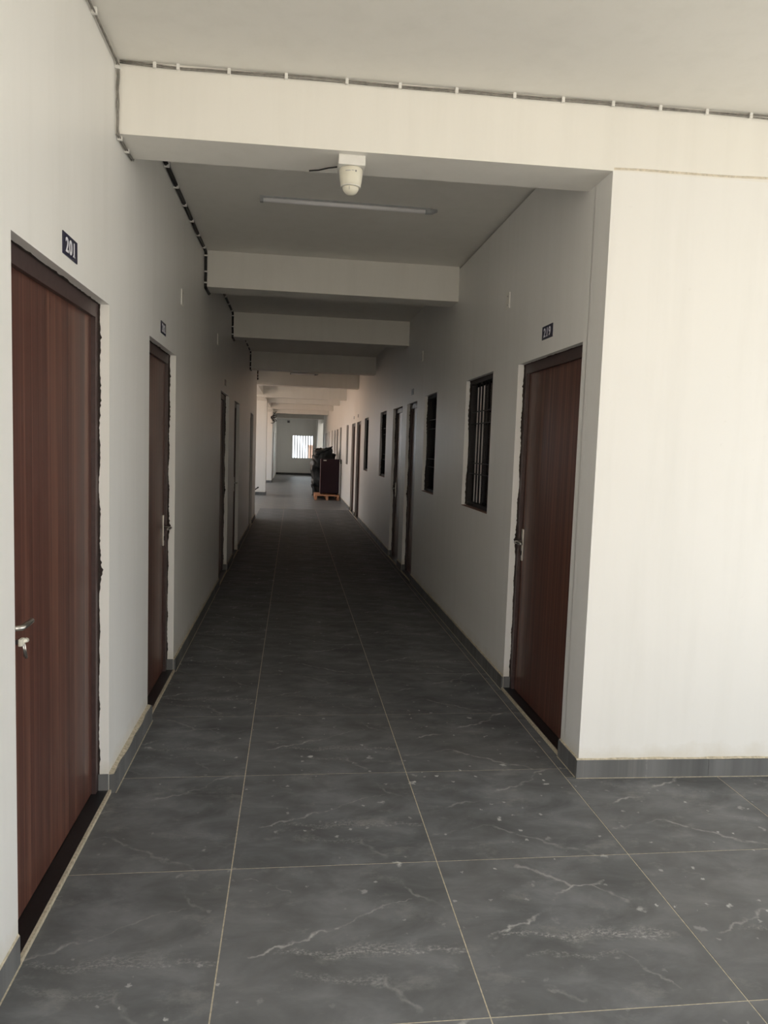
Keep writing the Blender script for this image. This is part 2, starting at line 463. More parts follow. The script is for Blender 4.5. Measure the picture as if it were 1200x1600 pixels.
def wall_grid(name, mat, plane, face, back, u0, u1, z0, z1, holes, skew=False):
    """solid wall slab normal to x (plane 'x') or y ('y') with rectangular through holes (u0,u1,z0,z1)"""
    us = sorted({u0, u1} | {h[0] for h in holes} | {h[1] for h in holes}); us = [u for u in us if u0 <= u <= u1]
    zs = sorted({z0, z1} | {h[2] for h in holes} | {h[3] for h in holes}); zs = [z for z in zs if z0 <= z <= z1]
    def solid(i, j):
        if i < 0 or j < 0 or i >= len(us) - 1 or j >= len(zs) - 1: return False
        u = (us[i] + us[i + 1]) / 2; z = (zs[j] + zs[j + 1]) / 2
        return not any(h[0] < u < h[1] and h[2] < z < h[3] for h in holes)
    mb = MB()
    def P(d, u, z):
        if plane == 'x': return (d, u, z)
        return (u, d + (SK * (u - 0.5) if skew else 0), z)
    for i in range(len(us) - 1):
        for j in range(len(zs) - 1):
            if not solid(i, j): continue
            a, b, c, d = us[i], us[i + 1], zs[j], zs[j + 1]
            for q in (face, back): mb.quad(P(q, a, c), P(q, b, c), P(q, b, d), P(q, a, d))
            if not solid(i - 1, j): mb.quad(P(face, a, c), P(back, a, c), P(back, a, d), P(face, a, d))
            if not solid(i + 1, j): mb.quad(P(face, b, c), P(back, b, c), P(back, b, d), P(face, b, d))
            if not solid(i, j - 1): mb.quad(P(face, a, c), P(back, a, c), P(back, b, c), P(face, b, c))
            if not solid(i, j + 1): mb.quad(P(face, a, d), P(back, a, d), P(back, b, d), P(face, b, d))
    # weld shared vertices
    me = mb.mesh(name, mat)
    bm = bmesh.new(); bm.from_mesh(me); bmesh.ops.remove_doubles(bm, verts=bm.verts, dist=1e-5); bmesh.ops.recalc_face_normals(bm, faces=bm.faces); bm.to_mesh(me); bm.free()
    o = bpy.data.objects.new(name, me); COL.objects.link(o)
    return o

# ------------------------------------------------------------------ walls
XLO, XRO = -2.9, 5.6            # outer limits of the building
w = wall_grid('wall_left', M_WALL, 'x', XL, XL - TH, YLB, YLW, -0.02, ZC, [(a, b, -1, DZ) for a, b in DL])
struct(w, 'long white painted left corridor wall pierced by brown doors', 'wall')
yc = y1(XR)
YR0 = yc + TH - 0.004
struct(MB().box((1.95, YB, -0.02), (XRO + TH, YB + 0.2, ZC - 0.001)).build('wall_rear_added', M_WALL), 'unseen rear wall added behind the camera to dim the facing wall', 'wall')  # unseen, added to cut the daylight reaching the facing wall
w = wall_grid('wall_right', M_WALL, 'x', XR, XR + TH, YR0, YRE, -0.02, ZC,
              [(a, b, -1, DZ) for a, b in DR] + [(a, b, WZ0, WZ1) for a, b in WR])
struct(w, 'long white right corridor wall with barred windows and doors', 'wall')
m = MB().box((XR, Y1, -0.02), (XRO, Y1 + TH, ZB), sk=True)
w_face = struct(m.build('wall_facing', M_WALL), 'bright white wall facing the camera right of the corridor mouth', 'wall')
# rough raised plaster seam under the beam line on that wall
mb = MB(); xs = [XR + 0.004 + 0.035 * k for k in range(64)]
prev = None
for x in xs:
    zc = 2.972 + 0.010 * noise.noise(Vector((x * 3, 0, 0))) + 0.010 * (x - XR); hh = 0.006 + 0.005 * abs(noise.noise(Vector((x * 14, 5, 0)))); dp = 0.0035
    cur = [(x, y1(x) + 0.0006, zc + hh), (x, y1(x) - dp, zc), (x, y1(x) + 0.0006, zc - hh)]
    if prev:
        mb.quad(prev[0], cur[0], cur[1], prev[1]); mb.quad(prev[1], cur[1], cur[2], prev[2])
    prev = cur
mb.build('plaster_seam', simple('rough_plaster', (0.66, 0.60, 0.49), 0.9, var=0.2, scale=50, bmp=0.5), w_face)

WIN_END = (0.125, 1.305, 0.890, 2.190)
w = wall_grid('wall_end', M_WALL, 'y', YEND, YEND + TH, XLO, XR + 0.2, -0.02, ZC, [(WIN_END[0], WIN_END[1], WIN_END[2], WIN_END[3])])
struct(w, 'far end wall of the corridor holding the bright barred window', 'wall')
struct(MB().box((XLO - TH, YLB, -0.02), (XLO, YLW, ZC)).build('wall_outer_left', M_WALL), 'outer wall of the left hand rooms', 'wall')
struct(MB().box((XLO, YLW - TH, -0.02), (XL - TH, YLW, ZC - 0.001)).build('wall_return', M_WALL), 'white return wall where the left corridor wall ends', 'wall')
struct(MB().box((XLO, YLB, -0.02), (XL - TH, YLB + 0.2, ZC - 0.001)).build('wall_rear_left', M_WALL), 'rear wall of the left hand rooms', 'wall')
struct(MB().box((XRO, Y1 - 0.2, -0.02), (XRO + TH, YRE, ZC)).build('wall_outer_right', M_WALL), 'outer wall of the right hand rooms', 'wall')
struct(MB().box((XR + TH, YRE - TH, -0.02), (XRO, YRE, ZC - 0.001)).build('wall_return_right', M_WALL), 'return wall closing the right hand rooms near the far end', 'wall')
YFW = 29.6
struct(wall_grid('wall_left_far', M_WALL, 'x', -0.72, -0.72 - TH, YFW, YEND, -0.02, ZC, [(31.0, 32.0, -1, DZ), (34.4, 35.4, -1, DZ)]), 'grey shaded left wall near the far window', 'wall')
struct(MB().box((XLO, YFW, -0.02), (-0.72 - TH, YFW + TH, ZC - 0.001)).build('wall_return_far', M_WALL), 'white return wall beyond the open bay', 'wall')
# pilaster and lintel in the far right corner
struct(MB().box((1.47, 36.2, 0), (XR + TH, YEND, ZC)).build('trim_1', M_WALL), 'pale pilaster in the far right corner beside the end window', 'pilaster')
struct(MB().box((XR, YRE, 2.80), (XR + TH, 36.2, ZC)).build('trim_2', M_WALL), 'lintel over the narrow opening by the far pilaster', 'lintel')

# ------------------------------------------------------------------ ceiling + beams
mb = MB()
mb.box((XLO - TH, YB, ZC), (XRO + TH, Y1 + 0.1, ZC + 0.18))
mb.box((XLO - TH, Y1 + 0.1, 3.290), (XRO + TH, 4.05, ZC + 0.18))
mb.box((XLO - TH, 4.05, ZC), (XRO + TH, YEND + TH, ZC + 0.18))
struct(mb.build('ceiling', M_CEIL), 'white painted concrete ceiling over the corridor and lobby', 'ceiling')

BEAMS = [(3.965, 0.27, 2.980), (6.83, 0.27, ZB), (10.70, 0.28, ZB), (14.17, 0.28, ZB), (18.05, 0.28, 2.935), (21.2, 0.28, ZB), (25.0, 0.28, ZB), (28.9, 0.28, ZB), (33.6, 0.35, 2.93)]
o = MB().box((XL, Y1, ZB), (XRO, Y1 + 0.285, ZC), sk=True).build('ceiling_beam', M_CEIL)
struct(o, 'wide cream beam across the corridor mouth carrying the small camera', 'beam')
NAMES = ['second cream beam down the corridor just past the tube light', 'third beam down the corridor, dim grey', 'fourth beam down the corridor, nearly black', 'dark fifth beam just before the open bay',
         'brown lit sixth beam at the start of the open bay', 'seventh beam above the first square column', 'eighth beam, between the two square columns', 'ninth beam above the second square column', 'dark grey beam nearest the far window']
for (y, d, zb), lb in zip(BEAMS, NAMES):
    xl = XL if y < YLW else XLO
    if y > YFW: xl = -0.72
    top = 3.29 if y < 4.0 else ZC
    struct(MB().box((xl, y, zb), (XR, y + d, top)).build('ceiling_beam', M_CEIL), lb, 'beam')
struct(MB().box((-1.06, YLW, 3.0), (-0.66, YFW, ZC)).build('ceiling_beam', M_CEIL), 'long edge beam over the square columns of the open bay', 'beam')

# ------------------------------------------------------------------ floor
T = 0.8; G = 0.0046
fl = MB().box((XLO - TH, YB, -0.25), (XRO + TH, YEND + TH, -0.0012)).build('floor', M_GROUT)
struct(fl, 'dark grey marbled tile floor with pale joints', 'floor')
Y_T0, Y_T1 = -2.4, 16.0
cache = {}
def tile_mesh(wd, dp, ox, var):
    k = (round(wd, 3), round(dp, 3), round(ox, 3), var)
    if k not in cache:
        g = G / 2
        cache[k] = MB().box((ox + g, g, -0.010), (ox + wd - g, dp - g, 0)).mesh('tile', M_TILE[var])
    return cache[k]
pat = [[0, 1, 2, 1], [1, 2, 0, 1], [0, 2, 1, 0], [2, 0, 1, 2], [1, 0, 2, 1]]
nrow = int(round((Y_T1 - Y_T0) / T))
for r in range(nrow):
    yy = Y_T0 + r * T
    for c in range(-1, 5):
        x0 = c * T; x1_ = x0 + T; y_hi = yy + T
        if c == -1: xa, xb = XL - 0.0, 0.0
        else: xa, xb = x0, x1_
        if c >= 2 and yy >= 0.8 - 1e-6:
            if c > 2: continue
            xb = XR
        if c >= 2 and abs(yy - 0.0) < 1e-6: y_hi = yy + 0.70
        var = pat[r % 5][(c + 1) % 4]
        if r == 2: var = {0: 0, 1: 1}.get(c, 0)
        if r == 3 and c == 1: var = 2
        me = tile_mesh(xb - xa, y_hi - yy, xa - x0, var)
        o = bpy.data.objects.new('tile', me); COL.objects.link(o); o.parent = fl; o.location = (x0, yy, 0)
o = bpy.data.objects.new('tile', tile_mesh(XR - 1.6, 0.1, 0.0, 1)); COL.objects.link(o); o.parent = fl; o.location = (1.6, 0.70, 0)
# continuous floor finish beyond the tiles that can be told apart
mb = MB()
mb.box((XLO, Y_T1, -0.008), (XR, YEND, 0)); mb.box((XR, YRE, -0.008), (XRO, YEND, 0))
mb.box((XLO, YLW, -0.008), (XL, Y_T1, 0))
mb.box((XLO, YB, -0.008), (XL, YLB, 0)); mb.box((XL, YB, -0.008), (4.0, Y_T0, 0)); mb.box((4.0, YB, -0.008), (XRO, y1(4.0), 0))
mb.build('distant_floor', M_FLOORFAR, fl)

# ------------------------------------------------------------------ baseboards
SH = 0.092
def skirt_run(parent, axis, face, sgn, a, b, th, mat=M_SKIRT):
    """tiles 0.8 m long against plane `face`, standing off by th towards sgn"""
    n = max(1, int(math.ceil((b - a) / 0.8 - 0.05)))
    st = (b - a) / n
    for k in range(n):
        u0, u1 = a + k * st + (0.001 if k else 0), a + (k + 1) * st - (0.001 if k < n - 1 else 0)
        h = SH + rnd.uniform(-0.002, 0.002)
        if axis == 'x': mb = MB().box((face, u0, 0), (face + sgn * th, u1, h)); org = (face, u0, 0)
        else:
            mb = MB().box((u0, face, 0), (u1, face + sgn * th, h), sk=True); org = (u0, face, 0)
        o = bpy.data.objects.new('tile', mb.mesh('tile', mat, org)); COL.objects.link(o); o.parent = parent; o.location = org
    # ragged cement fillet along the top edge
    mb = MB(); m_ = max(2, int((b - a) / 0.05)); prev = None
    for k in range(m_ + 1):
        u = a + (b - a) * k / m_
        top = SH + 0.006 + 0.008 * abs(noise.noise(Vector((u * 9, face, 1.0)))); d = th * (0.75 + 0.3 * noise.noise(Vector((u * 7, face, 4.0))))
        if axis == 'x': cur = [(face, u, top), (face + sgn * d, u, SH + 0.0005), (face, u, SH - 0.004)]
        else:
            yy = face + SK * (u - 0.5); cur = [(u, yy, top), (u, yy + sgn * d, SH + 0.0005), (u, yy, SH - 0.004)]
        if prev:
            mb.quad(prev[0], cur[0], cur[1], prev[1]); mb.quad(prev[1], cur[1], cur[2], prev[2])
        else: mb.quad(*cur)
        prev = cur
    mb.quad(*prev)
    mb.build('cement_fillet', M_GROUT, parent)
    # pale joint where the skirting meets the floor
    if axis == 'x': MB().box((face + sgn * th, a, -0.001), (face + sgn * (th + 0.005), b, 0.0012)).build('floor_joint', M_GROUT, parent)
    else: MB().box((a, face + sgn * th, -0.001), (b, face + sgn * (th + 0.005), 0.0012), sk=True).build('floor_joint', M_GROUT, parent)

bl = struct(empty('baseboard_left', (XL, 0, 0)), 'dark grey skirting tiles along the left corridor wall', 'skirting')
br = struct(empty('baseboard_right', (XR, 0, 0)), 'dark grey skirting tiles along the right corridor wall', 'skirting')
bf = struct(empty('baseboard_facing', (XR, Y1, 0)), 'lighter grey skirting tiles under the bright facing wall', 'skirting')
be = struct(empty('baseboard_end', (0, YEND, 0)), 'black skirting under the far end wall', 'skirting')
_tb = skirt_run
def run_local(parent, *a, **k):
    n0 = set(o.name for o in COL.objects)
    _tb(parent, *a, **k)
    for o in COL.objects:
        if o.name not in n0 and o.parent is parent and o.data and o.name.startswith('tile'):
            o.location = Vector(o.location) - Vector(root_loc(parent))
def gaps(lo, hi, holes):
    out = []; c = lo
    for a, b in sorted(holes):
        if a > c: out.append((c, a))
        c = max(c, b)
    if c < hi: out.append((c, hi))
    return out
TL = {0: 0.006, 1: 0.028}
for i, (a, b) in enumerate(gaps(YLB, YLW, DL)): run_local(bl, 'x', XL, 1, a, b, TL.get(i, 0.014))
for i, (a, b) in enumerate(gaps(yc, YRE, DR)): run_local(br, 'x', XR, -1, a, b, 0.012)
run_local(bf, 'y', Y1, -1, XR - 0.012, 4.45, 0.012)
MB().box((-0.72, YEND - 0.015, 0), (1.47, YEND, 0.10)).build('tile', M_BLACK, be)

# ------------------------------------------------------------------ doors
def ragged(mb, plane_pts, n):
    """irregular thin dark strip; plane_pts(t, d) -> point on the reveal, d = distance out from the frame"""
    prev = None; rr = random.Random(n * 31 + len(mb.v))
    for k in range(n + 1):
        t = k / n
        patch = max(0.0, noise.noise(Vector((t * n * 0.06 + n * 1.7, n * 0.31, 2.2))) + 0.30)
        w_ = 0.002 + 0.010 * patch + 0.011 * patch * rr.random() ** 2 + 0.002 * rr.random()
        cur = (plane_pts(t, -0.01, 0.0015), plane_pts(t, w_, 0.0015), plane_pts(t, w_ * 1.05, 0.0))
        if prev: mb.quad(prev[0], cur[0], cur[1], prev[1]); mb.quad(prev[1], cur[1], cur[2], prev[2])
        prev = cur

FD, LD = 0.047, 0.066           # frame and leaf set-back
def make_door(name, label, W, s, y0, y1_, handle=None, detail=True, reveal_skirt=True):
    """s = direction into the wall"""
    d = struct(empty(name, (W, (y0 + y1_) / 2, 0)), label, 'door')
    J, H = 0.042, 0.062
    z1 = DZ
    fr = MB().box((W + s * FD, y0, 0.018), (W + s * 0.17, y0 + J, z1)).box((W + s * FD, y1_ - J, 0.018), (W + s * 0.17, y1_, z1)).box((W + s * FD, y0 + J, z1 - H), (W + s * 0.17, y1_ - J, z1))
    f = fr.build('door_frame', M_FRAME, d)
    ly0, ly1 = y0 + J - 0.002, y1_ - J + 0.002
    leaf = MB().box((W + s * LD, ly0, 0.022), (W + s * 0.105, ly1, z1 - H + 0.002)).build('door_leaf', M_WOOD, d)
    # black stone threshold with its pale bedding edge
    MB().box((W + s * 0.002, y0 + 0.001, -0.003), (W + s * 0.19, y1_ - 0.001, 0.018)).build('threshold', M_BLACK, d)
    MB().box((W + s * 0.002, y0, -0.002), (W - s * 0.010, y1_, 0.0165)).build('threshold_edge', M_GROUT, d)
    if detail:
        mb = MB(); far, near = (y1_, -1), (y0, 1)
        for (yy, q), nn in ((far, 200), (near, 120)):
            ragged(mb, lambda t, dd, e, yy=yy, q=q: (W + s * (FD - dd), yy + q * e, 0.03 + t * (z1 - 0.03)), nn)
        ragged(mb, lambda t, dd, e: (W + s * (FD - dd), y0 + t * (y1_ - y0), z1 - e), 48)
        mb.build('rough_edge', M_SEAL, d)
        if reveal_skirt:
            for yy, q in ((y1_, -1), (y0, 1)):
                o = MB().box((W + s * 0.002, yy, 0.018), (W + s * (FD - 0.002), yy + q * 0.010, SH)).build('tile', M_SKIRT, d)
    if handle:
        hy, dirn = handle          # y of the plate, direction of the lever
        X0 = W + s * LD
        pl = MB().cbox((X0, hy - 0.020, 0.91), (X0 - s * 0.007, hy + 0.020, 1.12), 0.002).build('handle_plate', M_STEEL, leaf)
        hz = 1.035
        pts = [(X0 - s * 0.004, hy, hz), (X0 - s * 0.040, hy, hz), (X0 - s * 0.052, hy + dirn * 0.010, hz), (X0 - s * 0.055, hy + dirn * 0.045, hz + 0.002), (X0 - s * 0.052, hy + dirn * 0.10, hz + 0.001), (X0 - s * 0.044, hy + dirn * 0.118, hz)]
        MB().tube(pts, [0.009, 0.009, 0.010, 0.010, 0.009, 0.007], 10).build('lever', M_STEEL, leaf)
        MB().cbox((X0 - s * 0.006, hy - 0.005, 0.945), (X0 - s * 0.010, hy + 0.005, 0.975), 0.001).build('keyhole', M_RUBBER, leaf)
    return d

LBL = ['reddish brown door under the 201 plate, nearest on the left', 'second reddish brown door on the left wall with lever at its far edge', 'third narrow dark door on the left wall',
       'fourth door on the left wall, black with a bright lock plate', 'fifth and last door slit before the left wall ends']
n = 0
for i, (a, b) in enumerate(DL):
    n += 1
    hd = (a + 0.082, 1) if i == 0 else (b - 0.070, -1)
    make_door('door_%d' % n, LBL[i], XL, -1, a, b, handle=hd if i in (0, 1, 3) else None, detail=i < 3)
RB = ['dark reddish brown door under the 219 plate on the right wall', 'narrow dark door on the right wall, second from the 219 plate', 'dark door with silver lever on the right wall, third from the 219 plate',
      'fourth right hand door, its jamb catching light from the open bay', 'fifth right hand door beside the pale sunlit stretch of wall']
for i, (a, b) in enumerate(DR):
    n += 1
    lb = RB[i] if i < 5 else ['sixth right hand door, behind the maroon cabinet', 'seventh right hand door, past the black bundle', 'eighth right hand door, far down the corridor', 'ninth right hand door, nearest the far window'][i - 5]
    make_door('door_%d' % n, lb, XR, 1, a, b, handle=(b - 0.074, -1) if i in (0, 2) else None, detail=i < 3)
for i, (a, b) in enumerate([(31.0, 32.0), (34.4, 35.4)]):
    n += 1
    make_door('door_%d' % n, ['dark door on the shaded far left wall, nearer one', 'dark door on the shaded far left wall beside the end wall'][i], -0.72, -1, a, b, detail=False)

# keys hanging in the lock of door 201
ky = DL[0][0] + 0.082; kx = XL - LD
k = empty('key_bunch', (kx + 0.03, ky, 0.93)); tag(k, 'keys with a cream tag hanging in the lock of the 201 door', 'keys')
MB().cbox((kx + 0.010, ky - 0.0015, 0.985), (kx + 0.050, ky + 0.0015, 1.000), 0.0006).build('key', M_STEEL, k)
MB().cbox((kx + 0.050, ky - 0.014, 0.982), (kx + 0.060, ky + 0.016, 1.004), 0.003).build('key_head', M_CREAM, k)
tg = MB(); tg.tube([(kx + 0.056, ky + 0.005, 0.992), (kx + 0.058, ky + 0.022, 0.992), (kx + 0.058, ky + 0.034, 0.990)], [0.006, 0.007, 0.0085], 8); tg.build('tag', M_CREAM, k)
for q, (dy, ln) in enumerate(((0.006, 0.040), (0.020, 0.050))):
    MB().tube([(kx + 0.057, ky + dy, 0.984), (kx + 0.058, ky + dy + 0.006, 0.984 - ln * 0.5), (kx + 0.058, ky + dy + 0.012, 0.984 - ln)], [0.003, 0.003, 0.005], 6).build('key', M_STEEL, k)

# ------------------------------------------------------------------ windows in the right wall
def make_window(name, label, y0, y1_, detail=True, back_strips=False):
    W = XR; wd = struct(empty(name, (W, (y0 + y1_) / 2, WZ0)), label, 'window')
    F0 = W + 0.042; J = 0.035
    MB().box((F0, y0, WZ0), (F0 + 0.06, y0 + J, WZ1)).box((F0, y1_ - J, WZ0), (F0 + 0.06, y1_, WZ1)).box((F0, y0 + J, WZ0), (F0 + 0.06, y1_ - J, WZ0 + J)).box((F0, y0 + J, WZ1 - J), (F0 + 0.06, y1_ - J, WZ1)).build('window_frame', M_WFRAME, wd)
    MB().box((W + 0.001, y0 + 0.001, WZ0), (F0 + 0.001, y1_ - 0.001, WZ0 + 0.006)).build('window_sill', M_SILL, wd)
    ym = (y0 + y1_) / 2
    MB().box((F0 + 0.045, ym - 0.018, WZ0 + J), (F0 + 0.058, ym + 0.018, WZ1 - J)).build('mullion', M_WFRAME, wd)
    for a, b in ((y0 + J, ym - 0.018), (ym + 0.018, y1_ - J)):
        MB().box((F0 + 0.050, a, WZ0 + J), (F0 + 0.054, b, WZ1 - J)).build('pane', M_GLASS, wd)
    nb = max(5, int((y1_ - y0) / 0.095))
    if detail:
        me = MB().tube([(0, 0, 0), (0, 0, WZ1 - WZ0 - 2 * J + 0.004)], 0.0055, 8).mesh('grille_bar', M_DKSTEEL)
        for q in range(1, nb):
            o = bpy.data.objects.new('grille_bar', me); COL.objects.link(o); o.parent = wd
            o.location = Vector((F0 + 0.022, y0 + J + (y1_ - y0 - 2 * J) * q / nb, WZ0 + J - 0.002)) - wd.location
        for z in (1.435, 1.525, 1.855, 1.955):
            MB().box((F0 + 0.010, y0 + J - 0.002, z - 0.004), (F0 + 0.017, y1_ - J + 0.002, z + 0.004)).build('grille_rail', M_DKSTEEL, wd)
        mb = MB()
        ragged(mb, lambda t, dd, e: (F0 - dd, y1_ - e, WZ0 + 0.01 + t * (WZ1 - WZ0 - 0.01)), 60)
        ragged(mb, lambda t, dd, e: (F0 - dd, y0 + t * (y1_ - y0), WZ1 - e), 30)
        mb.build('rough_edge', M_SEAL, wd)
    if back_strips:
        me = MB().box((0, 0, 0), (0.004, 0.046, WZ1 - WZ0 - 0.10)).mesh('pale_strip', M_STRIP)  # pale upright strips between grille and glass
        for yy in (3.19, 3.285, 3.38):
            o = bpy.data.objects.new('pale_strip', me); COL.objects.link(o); o.parent = wd
            o.location = Vector((F0 + 0.038, yy, WZ0 + 0.04)) - wd.location
    return wd
WB = ['large barred window beside the 219 door with pale strips behind', 'second barred window on the right wall, before the narrow dark door', 'third dark window on the right wall', 'fourth dark window on the right wall',
      'fifth window, a dark slit in the pale sunlit wall stretch', 'sixth window on the right wall, above the leaning pole', 'seventh window on the right wall above the black bundle', 'eighth window on the right wall, far off', 'ninth window on the right wall, nearest the far end']
for i, (a, b) in enumerate(WR):
    make_window('window_%d' % (i + 1), WB[i], a, b, detail=i < 3, back_strips=(i == 0))

# far end window
x0, x1_, z0, z1 = WIN_END
we = struct(empty('window_%d' % (len(WR) + 1), ((x0 + x1_) / 2, YEND, z0)), 'bright white barred window in the far end wall', 'window')
MB().box((x0, YEND + 0.05, z0), (x0 + 0.04, YEND + 0.11, z1)).box((x1_ - 0.04, YEND + 0.05, z0), (x1_, YEND + 0.11, z1)).box((x0 + 0.04, YEND + 0.05, z0), (x1_ - 0.04, YEND + 0.11, z0 + 0.04)).box((x0 + 0.04, YEND + 0.05, z1 - 0.04), (x1_ - 0.04, YEND + 0.11, z1)).build('window_frame', M_WHITE, we)
for q in range(1, 8):
    xx = x0 + (x1_ - x0) * q / 8
    MB().tube([(xx, YEND + 0.08, z0 + 0.03), (xx, YEND + 0.08, z1 - 0.03)], 0.024, 8).build('grille_bar', M_LABEL, we)
MB().box((x0 + 0.03, YEND + 0.092, z0 + 0.03), (x1_ - 0.03, YEND + 0.096, z1 - 0.03)).build('pane', M_CLEAR, we)

# ------------------------------------------------------------------ square columns of the open bay
for (xa, xb, ya, yb, lb) in ((-1.06, -0.66, 21.0, 21.4, 'nearer square cream column at the left of the open bay'), (-1.06, -0.70, 28.85, 29.25, 'farther narrow square column at the left, before the shaded wall')):
    c = struct(empty('column', ((xa + xb) / 2, (ya + yb) / 2, 0)), lb, 'column')
    MB().cbox((xa, ya, 0), (xb, yb, 3.0), 0.008).build('shaft', M_WALL, c)
    MB().box((xa - 0.012, ya - 0.012, 0), (xb + 0.012, yb + 0.012, SH)).build('skirting', M_SKIRT, c)

# ------------------------------------------------------------------ lobby edges behind the camera, added open bay parapet, ground
struct(MB().box((XLO, YB, -0.02), (1.95, YB + 0.15, 0.15)).build('kerb', M_WALL), 'low white kerb behind the camera', 'kerb')
struct(MB().box((XLO - 0.15, YLW, -0.02), (XLO, YFW, 1.15)).build('kerb', M_WALL), 'unseen white parapet added along the open bay to block ground light', 'kerb')  # added parapet, raised to keep ground bounce off the bay ceiling
struct(MB().box((XRO, YB + 0.2, -0.02), (XRO + 0.15, Y1 - 0.2, 0.15)).build('kerb', M_WALL), 'low white kerb right of the lobby', 'kerb')
struct(MB().box((-140, -140, -4.3), (140, 160, -4.0)).build('ground', M_CONC), 'bare pale earth around the building', 'ground')
b = empty('building', (2.4, 66, -4)); tag(b, 'brownish building glimpsed through the far end window', 'building')
MB().box((1.62, 64, -4), (1.98, 68, 1.55)).box((1.98, 64.3, -4), (4.4, 70, 0.6)).build('building_wall', M_RENDER, b)
MB().box((1.55, 63.9, 1.55), (2.05, 68.1, 1.70)).build('roof', M_RENDER, b)

# unseen pale block added behind the camera; its sunlit front lights the corridor
fb = empty('building', (0, -27, -4)); tag(fb, 'unseen pale block added behind the camera to bounce sunlight inside', 'building', kind='structure')
o = wall_grid('building_wall', M_BOUNCE_TAN, 'y', -26.0, -26.3, -16, 18, -4.0, 9.0, [(x, x + 1.6, z, z + 1.5) for x in (-13, -8, -3, 2, 7, 12) for z in (-2.6, 1.0, 4.6)])
o.parent = fb; o.location = (0, 27, 4)
MB().box((-16.2, -36, 9.0), (18.2, -25.8, 9.3)).build('roof', M_CONC, fb)
MB().box((-16, -36, -4.0), (18, -26.9, 9.0)).build('interior', M_WFRAME, fb)

# unseen terracotta block added to warm the open bay light and screen sky
tb = empty('building', (-13, 24, -4)); tag(tb, 'unseen terracotta block added opposite the open bay for warm bounce', 'building', kind='structure')
o = wall_grid('building_wall', M_BOUNCE_TERRA, 'x', -11.0, -11.3, 8, 44, -4.0, 4.6, [(y, y + 1.5, z, z + 1.5) for y in (10, 15, 20, 25, 30, 35, 40) for z in (-2.6, 1.4)])
o.parent = tb; o.location = (13, -24, 4)
MB().box((-17, 7.8, 4.6), (-10.8, 44.2, 4.9)).build('roof', M_CONC, tb)
MB().box((-17, 8, -4.0), (-11.9, 44, 4.6)).build('interior', M_WFRAME, tb)

# ------------------------------------------------------------------ number plates
def plate(text, W, s, ya, yb, za, zb, label):
    p = empty('number_plate', (W, (ya + yb) / 2, (za + zb) / 2)); tag(p, label, 'sign', 'room number plates')
    MB().cbox((W, ya, za), (W - s * 0.004, yb, zb), 0.001).build('plate', M_NAVY, p)
    if text:
        H = (zb - za); adv = H * 0.54
        for i, ch in enumerate(text):
            cu = bpy.data.curves.new('digit', 'FONT'); cu.body = ch; cu.align_x = 'CENTER'; cu.align_y = 'CENTER'
            cu.size = H * 0.92; cu.offset = 0.0012; cu.extrude = 0.0006
            to = bpy.data.objects.new('digit_tmp', cu); COL.objects.link(to)
            dg = bpy.context.evaluated_depsgraph_get(); me = bpy.data.meshes.new_from_object(to.evaluated_get(dg))
            bpy.data.objects.remove(to, do_unlink=True)
            zs = [v.co.y for v in me.vertices]; zlo, zhi = min(zs), max(zs); zm = (zlo + zhi) / 2
            for v in me.vertices: v.co.y -= zm
            if ch == '1':
                bm = bmesh.new(); bm.from_mesh(me)
                h = (zhi - zlo) / 2
                xs = [v.co.x for v in bm.verts]; xm = max(xs) - 0.16 * H * 0.5
                for (cx_, cy_, wx, wy) in ((xm, -h + 0.035 * H, 0.30 * H, 0.07 * H),):
                    r = bmesh.ops.create_cube(bm, size=1)
                    for v in r['verts']: v.co = Vector((cx_ + v.co.x * wx, cy_ + v.co.y * wy, v.co.z * 0.0012))
                bm.to_mesh(me); bm.free()
            me.materials.clear(); me.materials.append(M_LETTER)
            o = bpy.data.objects.new('digit', me); COL.objects.link(o); o.parent = p
            # text x axis runs rightwards for a viewer in the corridor
            ax = Vector((0, -s, 0)); az = Vector((0, 0, 1)); nn = Vector((-s, 0, 0)); off = ax * ((i - 1) * adv)
            o.matrix_local = Matrix(((ax.x, az.x, nn.x, -s * 0.0045), (ax.y, az.y, nn.y, off.y), (ax.z, az.z, nn.z, 0), (0, 0, 0, 1)))
    return p
plate('201', XL, -1, -0.005, 0.163, 2.260, 2.336, 'navy plate reading 201 above the nearest left door')
plate('202', XL, -1, 1.885, 2.045, 2.272, 2.345, 'small navy plate above the second left door')
plate(None, XL, -1, 6.02, 6.18, 2.29, 2.36, 'tiny dark plate above the third left door')
plate('219', XR, 1, 1.408, 1.582, 2.298, 2.376, 'navy plate reading 219 above the right hand door')
plate(None, XR, 1, 6.30, 6.46, 2.30, 2.375, 'tiny dark plate above the narrow right hand door')
plate(None, XR, 1, 14.05, 14.2, 2.31, 2.38, 'tiny plate above the fourth right hand door')
plate(None, XR, 1, 15.2, 15.35, 2.31, 2.38, 'tiny plate above the fifth right hand door')

# blank wiring plates high on the walls
def blank(W, s, y, z, label):
    o = empty('wall_plate', (W, y, z)); tag(o, label, 'wall plate', 'blank wiring plates')
    MB().cbox((W, y - 0.035, z - 0.055), (W - s * 0.008, y + 0.035, z + 0.055), 0.003).build('cover', M_CEIL, o)
    for dz in (-0.03, 0.03): MB().cbox((W - s * 0.007, y - 0.005, z + dz - 0.005), (W - s * 0.0095, y + 0.005, z + dz + 0.005), 0.001).build('screw', M_GREY, o)
blank(XR, 1, 2.335, 2.676, 'small blank plate on the right wall above the first window')
blank(XL, -1, 2.70, 2.638, 'small blank plate high on the left wall past the second door')
blank(XL, -1, 5.165, 2.696, 'small blank plate high on the left wall near the third beam')
blank(XR, 1, 5.75, 2.70, 'small blank plate on the right wall above the second window')

